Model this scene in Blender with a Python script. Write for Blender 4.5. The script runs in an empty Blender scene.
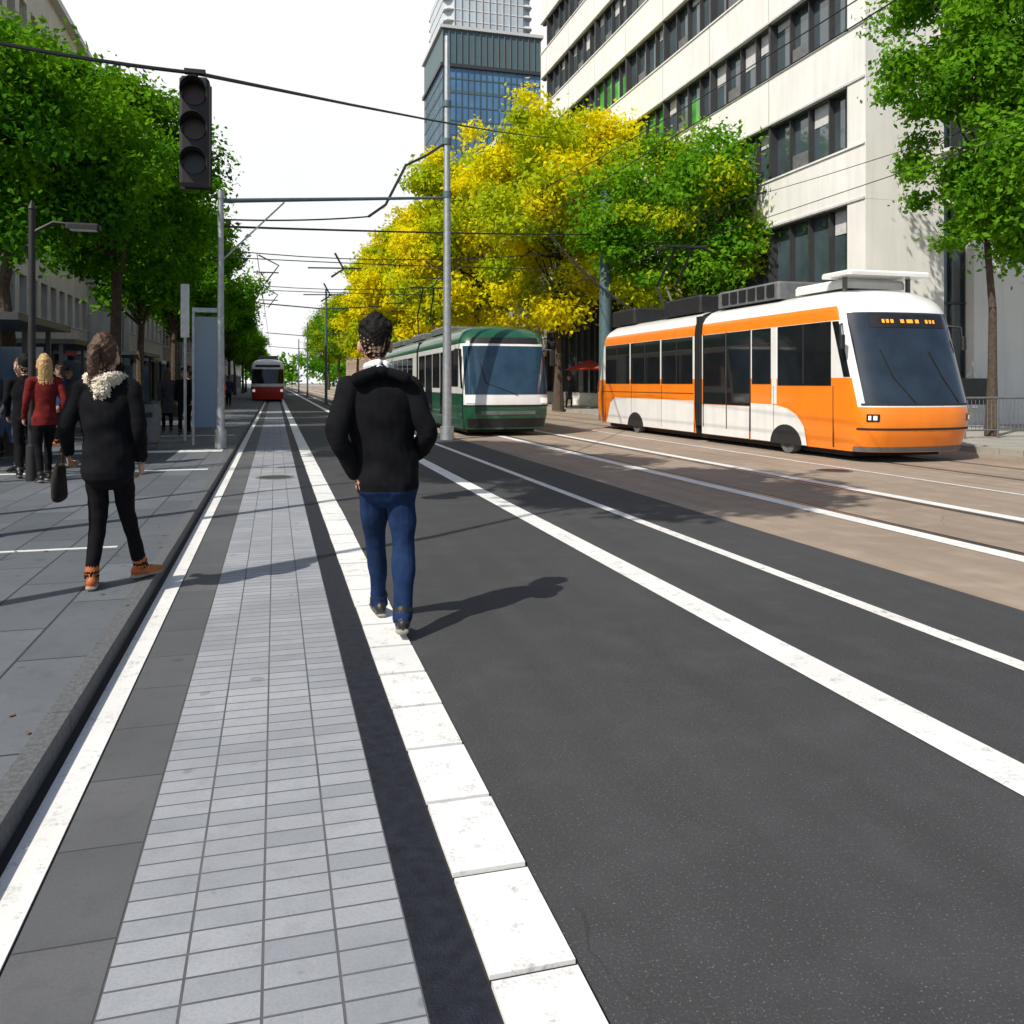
import bpy, math, random, time
import numpy as np
from mathutils import Vector, Matrix, kdtree, noise
random.seed(4); np.random.seed(4)
sc=bpy.context.scene
R=math.radians
# ---------------------------------------------------------------- materials
def newmat(name):
    m=bpy.data.materials.new(name); m.use_nodes=True
    nt=m.node_tree; b=nt.nodes['Principled BSDF']; return m,nt,b
def L(nt,a,b): nt.links.new(a,b)
def mat(name,col,rough=.6,metal=0,var=.12,scale=6,bump=0,bscale=60,ior=None,emit=None,coat=0,spec=None,dirt=0):
    m,nt,b=newmat(name)
    tc=nt.nodes.new('ShaderNodeTexCoord')
    n=nt.nodes.new('ShaderNodeTexNoise'); n.inputs['Scale'].default_value=scale; n.inputs['Detail'].default_value=4
    L(nt,tc.outputs['Object'],n.inputs['Vector'])
    r=nt.nodes.new('ShaderNodeValToRGB')
    e=r.color_ramp.elements
    e[0].position=.3; e[1].position=.7
    e[0].color=[c*(1-var) for c in col]+[1]; e[1].color=[min(1,c*(1+var)) for c in col]+[1]
    L(nt,n.outputs['Fac'],r.inputs['Fac']); out=r.outputs['Color']
    if dirt:
        mp=nt.nodes.new('ShaderNodeMapping'); mp.inputs['Scale'].default_value=(1.6,1.6,.16); L(nt,tc.outputs['Object'],mp.inputs['Vector'])
        n3=nt.nodes.new('ShaderNodeTexNoise'); n3.inputs['Scale'].default_value=2.2; n3.inputs['Detail'].default_value=5; L(nt,mp.outputs[0],n3.inputs['Vector'])
        r3=nt.nodes.new('ShaderNodeMapRange'); r3.inputs[1].default_value=.42; r3.inputs[2].default_value=.75; r3.inputs[3].default_value=0; r3.inputs[4].default_value=dirt
        L(nt,n3.outputs['Fac'],r3.inputs[0])
        mx=nt.nodes.new('ShaderNodeMix'); mx.data_type='RGBA'; L(nt,r3.outputs[0],mx.inputs[0]); L(nt,out,mx.inputs[6]); mx.inputs[7].default_value=[c*.35+.03 for c in col]+[1]
        out=mx.outputs[2]
    L(nt,out,b.inputs['Base Color'])
    b.inputs['Roughness'].default_value=rough; b.inputs['Metallic'].default_value=metal
    if spec is not None: b.inputs['Specular IOR Level'].default_value=spec
    if ior: b.inputs['IOR'].default_value=ior
    if coat: b.inputs['Coat Weight'].default_value=coat; b.inputs['Coat Roughness'].default_value=.08
    if emit: b.inputs['Emission Color'].default_value=list(emit[0])+[1]; b.inputs['Emission Strength'].default_value=emit[1]
    if bump:
        n2=nt.nodes.new('ShaderNodeTexNoise'); n2.inputs['Scale'].default_value=bscale; n2.inputs['Detail'].default_value=3
        L(nt,tc.outputs['Object'],n2.inputs['Vector'])
        bp=nt.nodes.new('ShaderNodeBump'); bp.inputs['Strength'].default_value=bump; bp.inputs['Distance'].default_value=.01
        L(nt,n2.outputs['Fac'],bp.inputs['Height']); L(nt,bp.outputs['Normal'],b.inputs['Normal'])
    return m
def mathn(nt,op,a,b=None):
    n=nt.nodes.new('ShaderNodeMath'); n.operation=op
    for i,v in enumerate((a,b)):
        if v is None: continue
        if isinstance(v,(int,float)): n.inputs[i].default_value=v
        else: L(nt,v,n.inputs[i])
    return n.outputs[0]
def mixc(nt,f,a,b,t='MIX'):
    n=nt.nodes.new('ShaderNodeMix'); n.data_type='RGBA'; n.blend_type=t
    for s,v in ((n.inputs[0],f),(n.inputs[6],a),(n.inputs[7],b)):
        if isinstance(v,(int,float)): s.default_value=v
        elif isinstance(v,(tuple,list)): s.default_value=list(v)[:3]+[1]
        else: L(nt,v,s)
    return n.outputs[2]
def noise_n(nt,vec,scale,detail=4,rough=.5):
    n=nt.nodes.new('ShaderNodeTexNoise'); n.inputs['Scale'].default_value=scale; n.inputs['Detail'].default_value=detail; n.inputs['Roughness'].default_value=rough
    L(nt,vec,n.inputs['Vector']); return n.outputs['Fac']
def ramp(nt,f,p0,p1,c0=(0,0,0),c1=(1,1,1)):
    r=nt.nodes.new('ShaderNodeValToRGB'); e=r.color_ramp.elements
    e[0].position=p0;e[1].position=p1;e[0].color=list(c0)+[1];e[1].color=list(c1)+[1]
    L(nt,f,r.inputs['Fac']); return r.outputs['Color']
def asphalt(name,c0,c1,speck,patch=None):
    m,nt,b=newmat(name)
    tc=nt.nodes.new('ShaderNodeTexCoord').outputs['Object']
    big=noise_n(nt,tc,.35,5); mid=noise_n(nt,tc,3,5); fine=noise_n(nt,tc,90,3,.7); sp=noise_n(nt,tc,130,2,.6)
    mp=nt.nodes.new('ShaderNodeMapping'); mp.inputs['Scale'].default_value=(4,.12,1); L(nt,tc,mp.inputs['Vector'])
    streak=noise_n(nt,mp.outputs[0],1,3)
    c=mixc(nt,ramp(nt,big,.35,.65),c0,c1)
    c=mixc(nt,mathn(nt,'MULTIPLY',ramp(nt,streak,.4,.75),.42),c,[x*.5 for x in c0])
    c=mixc(nt,mathn(nt,'MULTIPLY',ramp(nt,fine,.3,.7),.45),c,[x*.5 for x in c0])
    c=mixc(nt,mathn(nt,'MULTIPLY',ramp(nt,sp,.62,.70),.6),c,speck)
    c=mixc(nt,mathn(nt,'MULTIPLY',ramp(nt,mid,.5,.75),.3),c,[x*1.4 for x in c1])
    vo=nt.nodes.new('ShaderNodeTexVoronoi'); vo.feature='DISTANCE_TO_EDGE'; vo.inputs['Scale'].default_value=.33
    wn=nt.nodes.new('ShaderNodeTexNoise'); wn.inputs['Scale'].default_value=1.5; wn.inputs['Detail'].default_value=6; L(nt,tc,wn.inputs['Vector'])
    wv=mixc(nt,.35,tc,wn.outputs['Color']); L(nt,wv,vo.inputs['Vector'])
    ck=mathn(nt,'LESS_THAN',vo.outputs['Distance'],.0012)
    ckm=mathn(nt,'MULTIPLY',ck,mathn(nt,'MULTIPLY',ramp(nt,noise_n(nt,tc,.5,2),.52,.62),.6))
    c=mixc(nt,ckm,c,[x*.35 for x in c0])
    L(nt,c,b.inputs['Base Color']); b.inputs['Roughness'].default_value=.85
    bp=nt.nodes.new('ShaderNodeBump'); bp.inputs['Strength'].default_value=.6; bp.inputs['Distance'].default_value=.006
    L(nt,fine,bp.inputs['Height']); L(nt,bp.outputs['Normal'],b.inputs['Normal'])
    return m
def pavers(name,ca,cb,w,h,mcol,offx=0,offset=0.0,rot=False,msize=.006,soft=.5):
    m,nt,b=newmat(name)
    tc=nt.nodes.new('ShaderNodeTexCoord').outputs['Object']
    mp=nt.nodes.new('ShaderNodeMapping'); mp.inputs['Location'].default_value=(offx,0,0)
    L(nt,tc,mp.inputs['Vector'])
    if rot: mp.inputs['Rotation'].default_value=(0,0,R(90))
    br=nt.nodes.new('ShaderNodeTexBrick'); br.offset=offset; br.squash=1
    br.inputs['Scale'].default_value=1; br.inputs['Brick Width'].default_value=w; br.inputs['Row Height'].default_value=h
    br.inputs['Mortar Size'].default_value=msize; br.inputs['Mortar Smooth'].default_value=.2; br.inputs['Bias'].default_value=0
    br.inputs['Color1'].default_value=list(ca)+[1]; br.inputs['Color2'].default_value=list(cb)+[1]; br.inputs['Mortar'].default_value=list(mcol)+[1]
    L(nt,mp.outputs[0],br.inputs['Vector'])
    big=noise_n(nt,tc,1.3,5); fine=noise_n(nt,tc,110,3); mid=noise_n(nt,tc,9,6,.7)
    c=mixc(nt,mathn(nt,'MULTIPLY',ramp(nt,big,.35,.75),soft),br.outputs['Color'],[x*.6 for x in ca])
    c=mixc(nt,mathn(nt,'MULTIPLY',ramp(nt,mid,.5,.72),.35),c,[x*.6 for x in ca])
    c=mixc(nt,mathn(nt,'MULTIPLY',ramp(nt,fine,.4,.7),.22),c,[x*.5 for x in ca])
    spots=noise_n(nt,tc,7,1,.2); c=mixc(nt,mathn(nt,'MULTIPLY',ramp(nt,spots,.76,.78),.4),c,[x*.35 for x in ca])
    L(nt,c,b.inputs['Base Color']); b.inputs['Roughness'].default_value=.75
    inv=mathn(nt,'SUBTRACT',1,br.outputs['Fac']); hh=mathn(nt,'ADD',inv,mathn(nt,'MULTIPLY',fine,.25))
    bp=nt.nodes.new('ShaderNodeBump'); bp.inputs['Strength'].default_value=.6; bp.inputs['Distance'].default_value=.004
    L(nt,hh,bp.inputs['Height']); L(nt,bp.outputs['Normal'],b.inputs['Normal'])
    return m
def paint(name,col,wear=.5):
    m,nt,b=newmat(name)
    tc=nt.nodes.new('ShaderNodeTexCoord').outputs['Object']
    n1=noise_n(nt,tc,9,6,.7); n2=noise_n(nt,tc,70,4,.7); n3=noise_n(nt,tc,1.2,4)
    f=mathn(nt,'MULTIPLY',ramp(nt,mathn(nt,'ADD',mathn(nt,'MULTIPLY',n1,.6),mathn(nt,'MULTIPLY',n2,.4)),.53,.65),wear)
    c=mixc(nt,f,col,(.14,.14,.14)); c=mixc(nt,mathn(nt,'MULTIPLY',ramp(nt,n3,.4,.7),.2),c,(.34,.33,.31))
    L(nt,c,b.inputs['Base Color']); b.inputs['Roughness'].default_value=.6
    bp=nt.nodes.new('ShaderNodeBump'); bp.inputs['Strength'].default_value=.3; bp.inputs['Distance'].default_value=.003
    L(nt,n2,bp.inputs['Height']); L(nt,bp.outputs['Normal'],b.inputs['Normal'])
    return m
def leafmat(name,c0,c1,c2):
    m,nt,b=newmat(name)
    g=nt.nodes.new('ShaderNodeNewGeometry'); tc=nt.nodes.new('ShaderNodeTexCoord').outputs['Object']
    n=noise_n(nt,tc,.9,2)
    c=mixc(nt,g.outputs['Random Per Island'],c0,c1)
    c=mixc(nt,mathn(nt,'MULTIPLY',ramp(nt,n,.4,.62),.7),c,c2)
    nt.nodes.remove(b)
    d=nt.nodes.new('ShaderNodeBsdfDiffuse'); t=nt.nodes.new('ShaderNodeBsdfTranslucent')
    L(nt,c,d.inputs['Color']); L(nt,mixc(nt,1,c,(1.3,1.3,.45),'MULTIPLY'),t.inputs['Color'])
    s1=nt.nodes.new('ShaderNodeMixShader'); s1.inputs[0].default_value=.48; L(nt,d.outputs[0],s1.inputs[1]); L(nt,t.outputs[0],s1.inputs[2])
    L(nt,s1.outputs[0],nt.nodes['Material Output'].inputs['Surface'])
    return m
M={}
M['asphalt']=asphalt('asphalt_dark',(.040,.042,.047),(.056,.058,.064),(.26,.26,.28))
M['tan']=asphalt('asphalt_sunlit_tan',(.29,.225,.175),(.37,.295,.235),(.5,.45,.4))  # sunlit warmth of the tram lanes is put into this colour
M['ground']=asphalt('ground_grey',(.13,.125,.12),(.17,.165,.16),(.3,.3,.3))
M['pave']=pavers('light_pavers',(.27,.29,.33),(.36,.38,.42),.19,.095,(.07,.07,.08),offx=.41,msize=.004)
M['strip']=pavers('grey_pavers',(.085,.09,.10),(.12,.124,.134),.26,.5,(.04,.04,.04),offx=.67,msize=.004)
M['walk']=pavers('sidewalk_pavers',(.085,.10,.12),(.14,.155,.18),1.2,.42,(.025,.025,.03),offset=.5,rot=True,msize=.008,soft=.4)
M['walk2']=pavers('sidewalk_slabs',(.33,.31,.28),(.42,.40,.36),.6,.6,(.12,.12,.12),msize=.008)
M['tar']=mat('tar_band',(.012,.014,.024),.7,var=.4,scale=20,bump=.5,bscale=120,spec=.3)
M['groove']=mat('groove_dark',(.015,.015,.018),.8)
M['kerb']=mat('kerb_granite',(.10,.105,.115),.8,var=.3,scale=40,bump=.4)
M['white']=paint('road_paint_white',(.77,.775,.78),.55)
M['whitew']=paint('road_paint_worn',(.74,.74,.73),.9)
M['rail']=mat('rail_steel',(.35,.33,.31),.35,1)
M['glass']=mat('window_glass',(.05,.075,.09),.06,0,.3,.6,ior=2.1)
M['glassrefl']=mat('green_reflection_glass',(.08,.36,.06),.12,0,.5,.9,ior=1.8)  # foliage reflections painted in as green pane colour
M['glassb']=mat('blue_glass',(.07,.17,.30),.14,.0,.3,.15,ior=2.0)
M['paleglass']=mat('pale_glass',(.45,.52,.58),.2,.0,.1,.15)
M['tglass']=mat('tram_glass',(.010,.012,.014),.05,0,.2,2,ior=1.6)
M['wglass']=mat('windscreen_glass',(.018,.028,.042),.05,0,.3,2,ior=1.75)
M['wglassb']=mat('windscreen_glass_blue',(.022,.05,.085),.06,0,.3,2,ior=1.65)
M['plaster']=mat('white_cladding',(.80,.79,.77),.55,var=.05,scale=.7,bump=.08,bscale=8,dirt=.2)
M['plaster2']=mat('cladding_warm',(.6,.56,.5),.7,var=.1,scale=1.2,dirt=.3)
M['stone']=mat('stone_grey',(.32,.31,.29),.8,var=.15,scale=2,bump=.3,bscale=12,dirt=.3)
M['brick']=mat('brick_ochre',(.33,.24,.17),.85,var=.2,scale=3)
M['frame']=mat('window_frame_dark',(.04,.042,.046),.45)
M['framel']=mat('window_frame_light',(.55,.55,.55),.5)
M['roof']=mat('roof_slate',(.07,.072,.08),.7,var=.2)
M['steel']=mat('galvanised_steel',(.42,.45,.47),.45,.7,.15,8)
M['polegreen']=mat('pole_paint_greygreen',(.09,.15,.17),.5,.2,.15,8,dirt=.3)
M['black']=mat('black_metal',(.014,.014,.016),.55,.1,.3)
M['rubber']=mat('rubber',(.015,.015,.016),.75)
M['orange']=mat('orange_paint',(.9,.23,.010),.3,0,.05,2,coat=.5,dirt=.16)
M['twhite']=mat('tram_white_paint',(.80,.80,.79),.3,0,.04,2,coat=.5,dirt=.18)
M['tgreen']=mat('tram_green_paint',(.010,.085,.04),.32,0,.12,2,coat=.5,dirt=.14)
M['tred']=mat('tram_red_paint',(.5,.03,.02),.35)
M['tgrey']=mat('roof_equipment_grey',(.13,.135,.14),.55,var=.2,dirt=.4)
M['bark']=mat('bark',(.07,.05,.036),.9,var=.4,scale=14,bump=1,bscale=30)
M['deadleaf']=mat('dead_leaf',(.16,.09,.03),.8,var=.4,scale=3)
M['lamp']=mat('headlamp',(.8,.8,.78),.15,emit=((1,.96,.88),.4))
M['amber']=mat('led_amber',(.8,.3,.03),.4,emit=((1,.42,.05),.6))
M['redlens']=mat('red_lens',(.03,.008,.007),.3); M['amblens']=mat('amber_lens',(.035,.018,.006),.3); M['grnlens']=mat('green_lens',(.006,.018,.012),.3)
M['lg']=leafmat('foliage_green',(.06,.19,.015),(.12,.30,.018),(.20,.42,.022))
M['ld']=leafmat('foliage_mid_green',(.030,.12,.012),(.06,.20,.016),(.11,.29,.02))
M['ly']=leafmat('foliage_yellow',(.66,.56,.010),(.85,.76,.015),(.58,.60,.012))
M['lyg']=leafmat('foliage_yellow_green',(.36,.44,.015),(.58,.60,.02),(.26,.40,.015))
M['awn']=mat('awning_red',(.4,.04,.03),.8)
M['blue']=mat('sign_blue',(.02,.1,.4),.4)
M['signw']=mat('sign_white',(.8,.8,.8),.4)
# ---------------------------------------------------------------- people (built first)
SK=mat('skin',(.45,.26,.18),.55,var=.08)
def clothm(n,c,bs=180): return mat(n,c,.95,var=.3,scale=12,bump=.25,bscale=bs,spec=.12)
CL={'black':clothm('jacket_black',(.0065,.007,.009)),'navy':clothm('jacket_navy',(.02,.03,.06)),'jeans':clothm('denim',(.012,.028,.08)),'darkpants':clothm('trousers_dark',(.007,.007,.009)),
 'fur':mat('fur_cream',(.72,.64,.52),.95,var=.2,scale=60,bump=.8,bscale=140),'brownhair':mat('hair_brown',(.055,.025,.012),.6,var=.5,scale=40,bump=.4,bscale=90),'blackhair':mat('hair_black',(.006,.005,.004),.75,var=.5,scale=40,bump=.5,bscale=140,spec=.25),
 'blond':mat('hair_blond',(.4,.25,.1),.55,var=.4,scale=60,bump=.3,bscale=90),'tan':mat('shoe_tan',(.40,.11,.02),.6),'blackshoe':mat('shoe_black',(.014,.014,.015),.45),'skin':SK,
 'red':clothm('jacket_dark_red',(.13,.015,.015)),'grey':clothm('coat_grey',(.05,.05,.06)),'shirt':clothm('shirt_light',(.55,.57,.6)),'blue':clothm('jacket_blue',(.02,.04,.10)),'eye':mat('eye',(.02,.015,.012),.2),'lip':mat('lips',(.35,.11,.09),.5),'sole':mat('sole',(.3,.28,.25),.8),'bag':clothm('bag_dark',(.03,.025,.022))}
def catmull(P,step=.02):
    P=[tuple(float(a) for a in p) for p in P]; out=[]
    for i in range(len(P)-1):
        p0=P[max(i-1,0)];p1=P[i];p2=P[i+1];p3=P[min(i+2,len(P)-1)]
        n=max(2,int(math.dist(p2[:3],p1[:3])/step))
        for k in range(n):
            t=k/n; t2=t*t;t3=t2*t
            out.append(tuple(.5*(2*b+(c-a)*t+(2*a-5*b+4*c-d)*t2+(3*b-a-3*c+d)*t3) for a,b,c,d in zip(p0,p1,p2,p3)))
    out.append(P[-1]); return out
class Body:
    def __init__(s): s.v=[];s.f=[];s.lab=[];s.hem=None
    def tube(s,pts,lab,u=(1,0,0),n=14,step=.025):
        P=catmull([tuple(p) for p in pts],step)
        u=Vector(u); C=[Vector(p[:3]) for p in P]; o=len(s.v)
        def ring(c,t,ra,rb):
            uu=u-t*u.dot(t)
            if uu.length<.2: uu=Vector((0,1,0))-t*t.y
            uu.normalize(); w=t.cross(uu)
            for k in range(n):
                a=2*math.pi*k/n; s.v.append(tuple(c+uu*math.cos(a)*ra+w*math.sin(a)*rb)); s.lab.append(lab)
        m=0
        t0=(C[1]-C[0]).normalized(); ra,rb=P[0][3],P[0][4]; rm=min(ra,rb)
        for ph in (80,50,22): ring(C[0]-t0*rm*math.sin(R(ph))*.9,t0,ra*math.cos(R(ph)),rb*math.cos(R(ph))); m+=1
        for i,c in enumerate(C):
            t=(C[min(i+1,len(C)-1)]-C[max(i-1,0)]).normalized(); ring(c,t,max(.002,P[i][3]),max(.002,P[i][4])); m+=1
        t0=(C[-1]-C[-2]).normalized(); ra,rb=P[-1][3],P[-1][4]; rm=min(ra,rb)
        for ph in (22,50,80): ring(C[-1]+t0*rm*math.sin(R(ph))*.9,t0,ra*math.cos(R(ph)),rb*math.cos(R(ph))); m+=1
        for i in range(m-1):
            for k in range(n): j=(k+1)%n; s.f.append((o+i*n+k,o+i*n+j,o+i*n+n+j,o+i*n+n+k))
        s.f.append(tuple(o+k for k in range(n-1,-1,-1))); s.f.append(tuple(o+(m-1)*n+k for k in range(n)))
    def ell(s,c,r,lab,n=16):
        o=len(s.v); m=10
        for i in range(m+1):
            ph=math.pi*i/m if 0<i<m else (.08 if i==0 else math.pi-.08)
            for k in range(n):
                a=2*math.pi*k/n; s.v.append((c[0]+r[0]*math.sin(ph)*math.cos(a),c[1]+r[1]*math.sin(ph)*math.sin(a),c[2]-r[2]*math.cos(ph))); s.lab.append(lab)
        for i in range(m):
            for k in range(n): j=(k+1)%n; s.f.append((o+i*n+k,o+i*n+j,o+i*n+n+j,o+i*n+n+k))
        s.f.append(tuple(o+k for k in range(n-1,-1,-1))); s.f.append(tuple(o+m*n+k for k in range(n)))
    def hand(s,wr,d,pn,side,curl=.5):
        wr=Vector(wr); d=Vector(d).normalized(); pn=Vector(pn); pn=(pn-d*pn.dot(d)).normalized(); th=Vector(side); th=(th-d*th.dot(d)-pn*th.dot(pn)).normalized()
        s.tube([tuple(wr-d*.02)+(.027,.021),tuple(wr+d*.03)+(.036,.017),tuple(wr+d*.085)+(.040,.014)],'skin',u=th,step=.012)
        for i,(o,ln) in enumerate(((.031,.072),(.011,.082),(-.010,.076),(-.030,.06))):
            p=wr+d*.088+th*o; c=curl*(1+.12*i); spread=th*(o*.35)
            q=p+(d*math.cos(c*.5)+pn*math.sin(c*.5)).normalized()*ln*.42+spread*.4
            r=q+(d*math.cos(c*1.2)+pn*math.sin(c*1.2))*ln*.32
            e=r+(d*math.cos(c*1.8)+pn*math.sin(c*1.8))*ln*.26
            s.tube([tuple(p-d*.02)+(.0095,.0095),tuple(p)+(.0098,.0098),tuple(q)+(.0092,.0092),tuple(r)+(.0085,.0085),tuple(e)+(.0072,.0072)],'skin',n=10,step=.01)
        p=wr+d*.025+th*.026
        s.tube([tuple(p)+(.014,.014),tuple(p+th*.022+d*.028+pn*.012)+(.0115,.0115),tuple(p+th*.028+d*.058+pn*.024)+(.009,.009)],'skin',n=10,step=.01)
    def head(s,c,hair,style='short',yaw=0,k=1.07):
        c=Vector(c); cy,sy=math.cos(yaw),math.sin(yaw)
        def q(x,y,z): x*=k;y*=k;z*=k; return (c.x+x*cy-y*sy,c.y+x*sy+y*cy,c.z+z)
        u=(cy,sy,0)
        def tb(pts,lab): s.tube([q(*p[:3])+(p[3]*k,p[4]*k) for p in pts],lab,u=u,step=.012,n=18)
        def el(c_,r,lab,n=10): s.ell(q(*c_),tuple(a*k for a in r),lab,n)
        tb([(0,.035,-.112,.028,.03),(0,.022,-.085,.052,.062),(0,.008,-.04,.068,.085),(0,0,.01,.076,.094),(0,-.003,.06,.072,.09),(0,-.005,.095,.045,.06)],'skin')
        el((0,.104,-.03),(.014,.018,.022),'skin'); el((0,.098,-.005),(.009,.01,.03),'skin')
        for sx in (-1,1):
            el((sx*.085,-.002,-.018),(.015,.021,.036),'skin'); el((sx*.03,.088,.012),(.013,.009,.008),'eye')
        el((0,.094,-.066),(.024,.009,.008),'lip')
        if style=='short':
            tb([(0,-.05,-.06,.05,.03),(0,-.04,-.03,.068,.060),(0,-.028,.01,.082,.082),(0,-.016,.055,.090,.098),(0,-.008,.098,.085,.092),(0,-.006,.132,.055,.062)],'hair')
            el((.035,.0,.118),(.055,.07,.034),'hair'); el((-.03,.03,.115),(.055,.06,.036),'hair'); el((-.05,-.04,.1),(.045,.05,.03),'hair'); el((.05,-.045,.095),(.04,.045,.03),'hair')
        else:
            tb([(0,-.04,-.07,.05,.04),(0,-.03,-.03,.080,.077),(0,-.022,.02,.09,.093),(0,-.014,.065,.086,.1),(0,-.01,.105,.06,.075)],'hair')
            el((0,.03,.09),(.06,.055,.03),'hair')
            if style=='pony': tb([(0,-.11,.05,.025,.025),(0,-.15,.03,.032,.03),(0,-.16,-.05,.036,.03),(0,-.14,-.15,.03,.022),(0,-.135,-.2,.012,.01)],'hair')
            if style=='long': tb([(0,-.05,.0,.09,.07),(0,-.065,-.12,.09,.05),(0,-.08,-.24,.085,.035)],'hair')
    def finish(s,name,mapping,voxel,seed=0,folds=.006):
        me=bpy.data.meshes.new('b'); me.from_pydata(s.v,[],s.f); ob=bpy.data.objects.new('b',me); sc.collection.objects.link(ob)
        m=ob.modifiers.new('r','REMESH'); m.mode='VOXEL'; m.voxel_size=voxel; m.adaptivity=0
        m=ob.modifiers.new('s','SMOOTH'); m.factor=.5; m.iterations=3 if voxel<.009 else 2
        dg=bpy.context.evaluated_depsgraph_get(); me2=bpy.data.meshes.new_from_object(ob.evaluated_get(dg)); bpy.data.objects.remove(ob)
        kd=kdtree.KDTree(len(s.v))
        for i,v in enumerate(s.v): kd.insert(v,i)
        kd.balance()
        labs=sorted(set(s.lab)); idx={l:i for i,l in enumerate(labs)}
        for l in labs: me2.materials.append(CL[mapping.get(l,l)])
        n=len(me2.vertices); co=np.empty(n*3); me2.vertices.foreach_get('co',co); co=co.reshape(-1,3)
        nr=np.empty(n*3); me2.vertices.foreach_get('normal',nr); nr=nr.reshape(-1,3)
        vl=np.array([idx[s.lab[kd.find(c)[1]]] for c in co])
        if s.hem:
            hz=s.hem-.035
            vl=np.where((vl==idx['pants'])&(co[:,2]>hz),idx['jacket'],vl)
            # torso part of the jacket (not sleeves/hands) below the hem line is trouser cloth
            cx=s.px; tor=(np.abs(co[:,0]-cx)<.17)
            vl=np.where((vl==idx['jacket'])&(co[:,2]<hz)&tor,idx['pants'],vl)
        skip=[idx[l] for l in ('skin','eye','lip','hair','shoe') if l in idx]
        fur=idx.get('fur',-1); hr=idx.get('hair',-1)
        rr=np.random.RandomState(seed); f=np.zeros(n)
        for k in range(16):
            d=rr.normal(size=3)*np.array([1,1,1.6]); fr=rr.uniform(8,34); ph=rr.uniform(0,6.28); d/=np.linalg.norm(d)
            g=co@rr.normal(size=3)*4+ph
            w=np.sin((co@d)*fr*2+1.4*np.sin(g)); w=np.where(w>0,w**1.0,-(np.abs(w)**.5)*.6)
            f+=w*(9/fr)*.34
        f=np.where(vl==fur,rr.normal(size=n)*.9,f)
        f[np.isin(vl,skip)]=0
        f=np.where(vl==hr,rr.normal(size=n)*.3+.35*np.sin(co[:,0]*130+6*np.sin(co[:,2]*25)),f)
        co=co+nr*(f*folds)[:,None]; co[:,2]=np.maximum(co[:,2],.004)
        me2.vertices.foreach_set('co',co.ravel())
        ls=np.empty(len(me2.polygons),dtype=np.int32); me2.polygons.foreach_get('loop_start',ls)
        lv=np.empty(len(me2.loops),dtype=np.int32); me2.loops.foreach_get('vertex_index',lv)
        me2.polygons.foreach_set('material_index',vl[lv[ls]].astype(np.int32)); me2.polygons.foreach_set('use_smooth',[True]*len(ls))
        me2.update(); me2.name=name; return me2
def put(name,me,loc,rot=0,s=1):
    o=bpy.data.objects.new(name,me); sc.collection.objects.link(o); o.location=loc; o.rotation_euler=(0,0,rot); o.scale=(s,s,s); return o
def foot(B,an,yaw=0,pitch=0,lab='shoe'):
    d=Vector((math.sin(yaw),math.cos(yaw),0)); a=Vector(an); up=Vector((0,0,1))
    cp,sp=math.cos(pitch),math.sin(pitch)
    def q(f,h,r1,r2): v=a+d*(f*cp+h*sp*.3)+up*(h*cp-f*sp); return (v.x,v.y,v.z,r1,r2)
    B.tube([q(-.045,-.045,.034,.038),q(.02,-.045,.040,.042),q(.09,-.055,.046,.034),q(.155,-.064,.042,.026),q(.19,-.066,.026,.020)],lab,u=(d.y,-d.x,0),step=.015)
    B.tube([q(0,.03,.042,.045),q(-.0,-.03,.040,.044)],lab,step=.02)
    B.tube([q(-.06,-.085,.034,.012),q(.05,-.087,.040,.012),q(.17,-.088,.036,.012)],'sole',u=(d.y,-d.x,0),step=.02)
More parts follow.
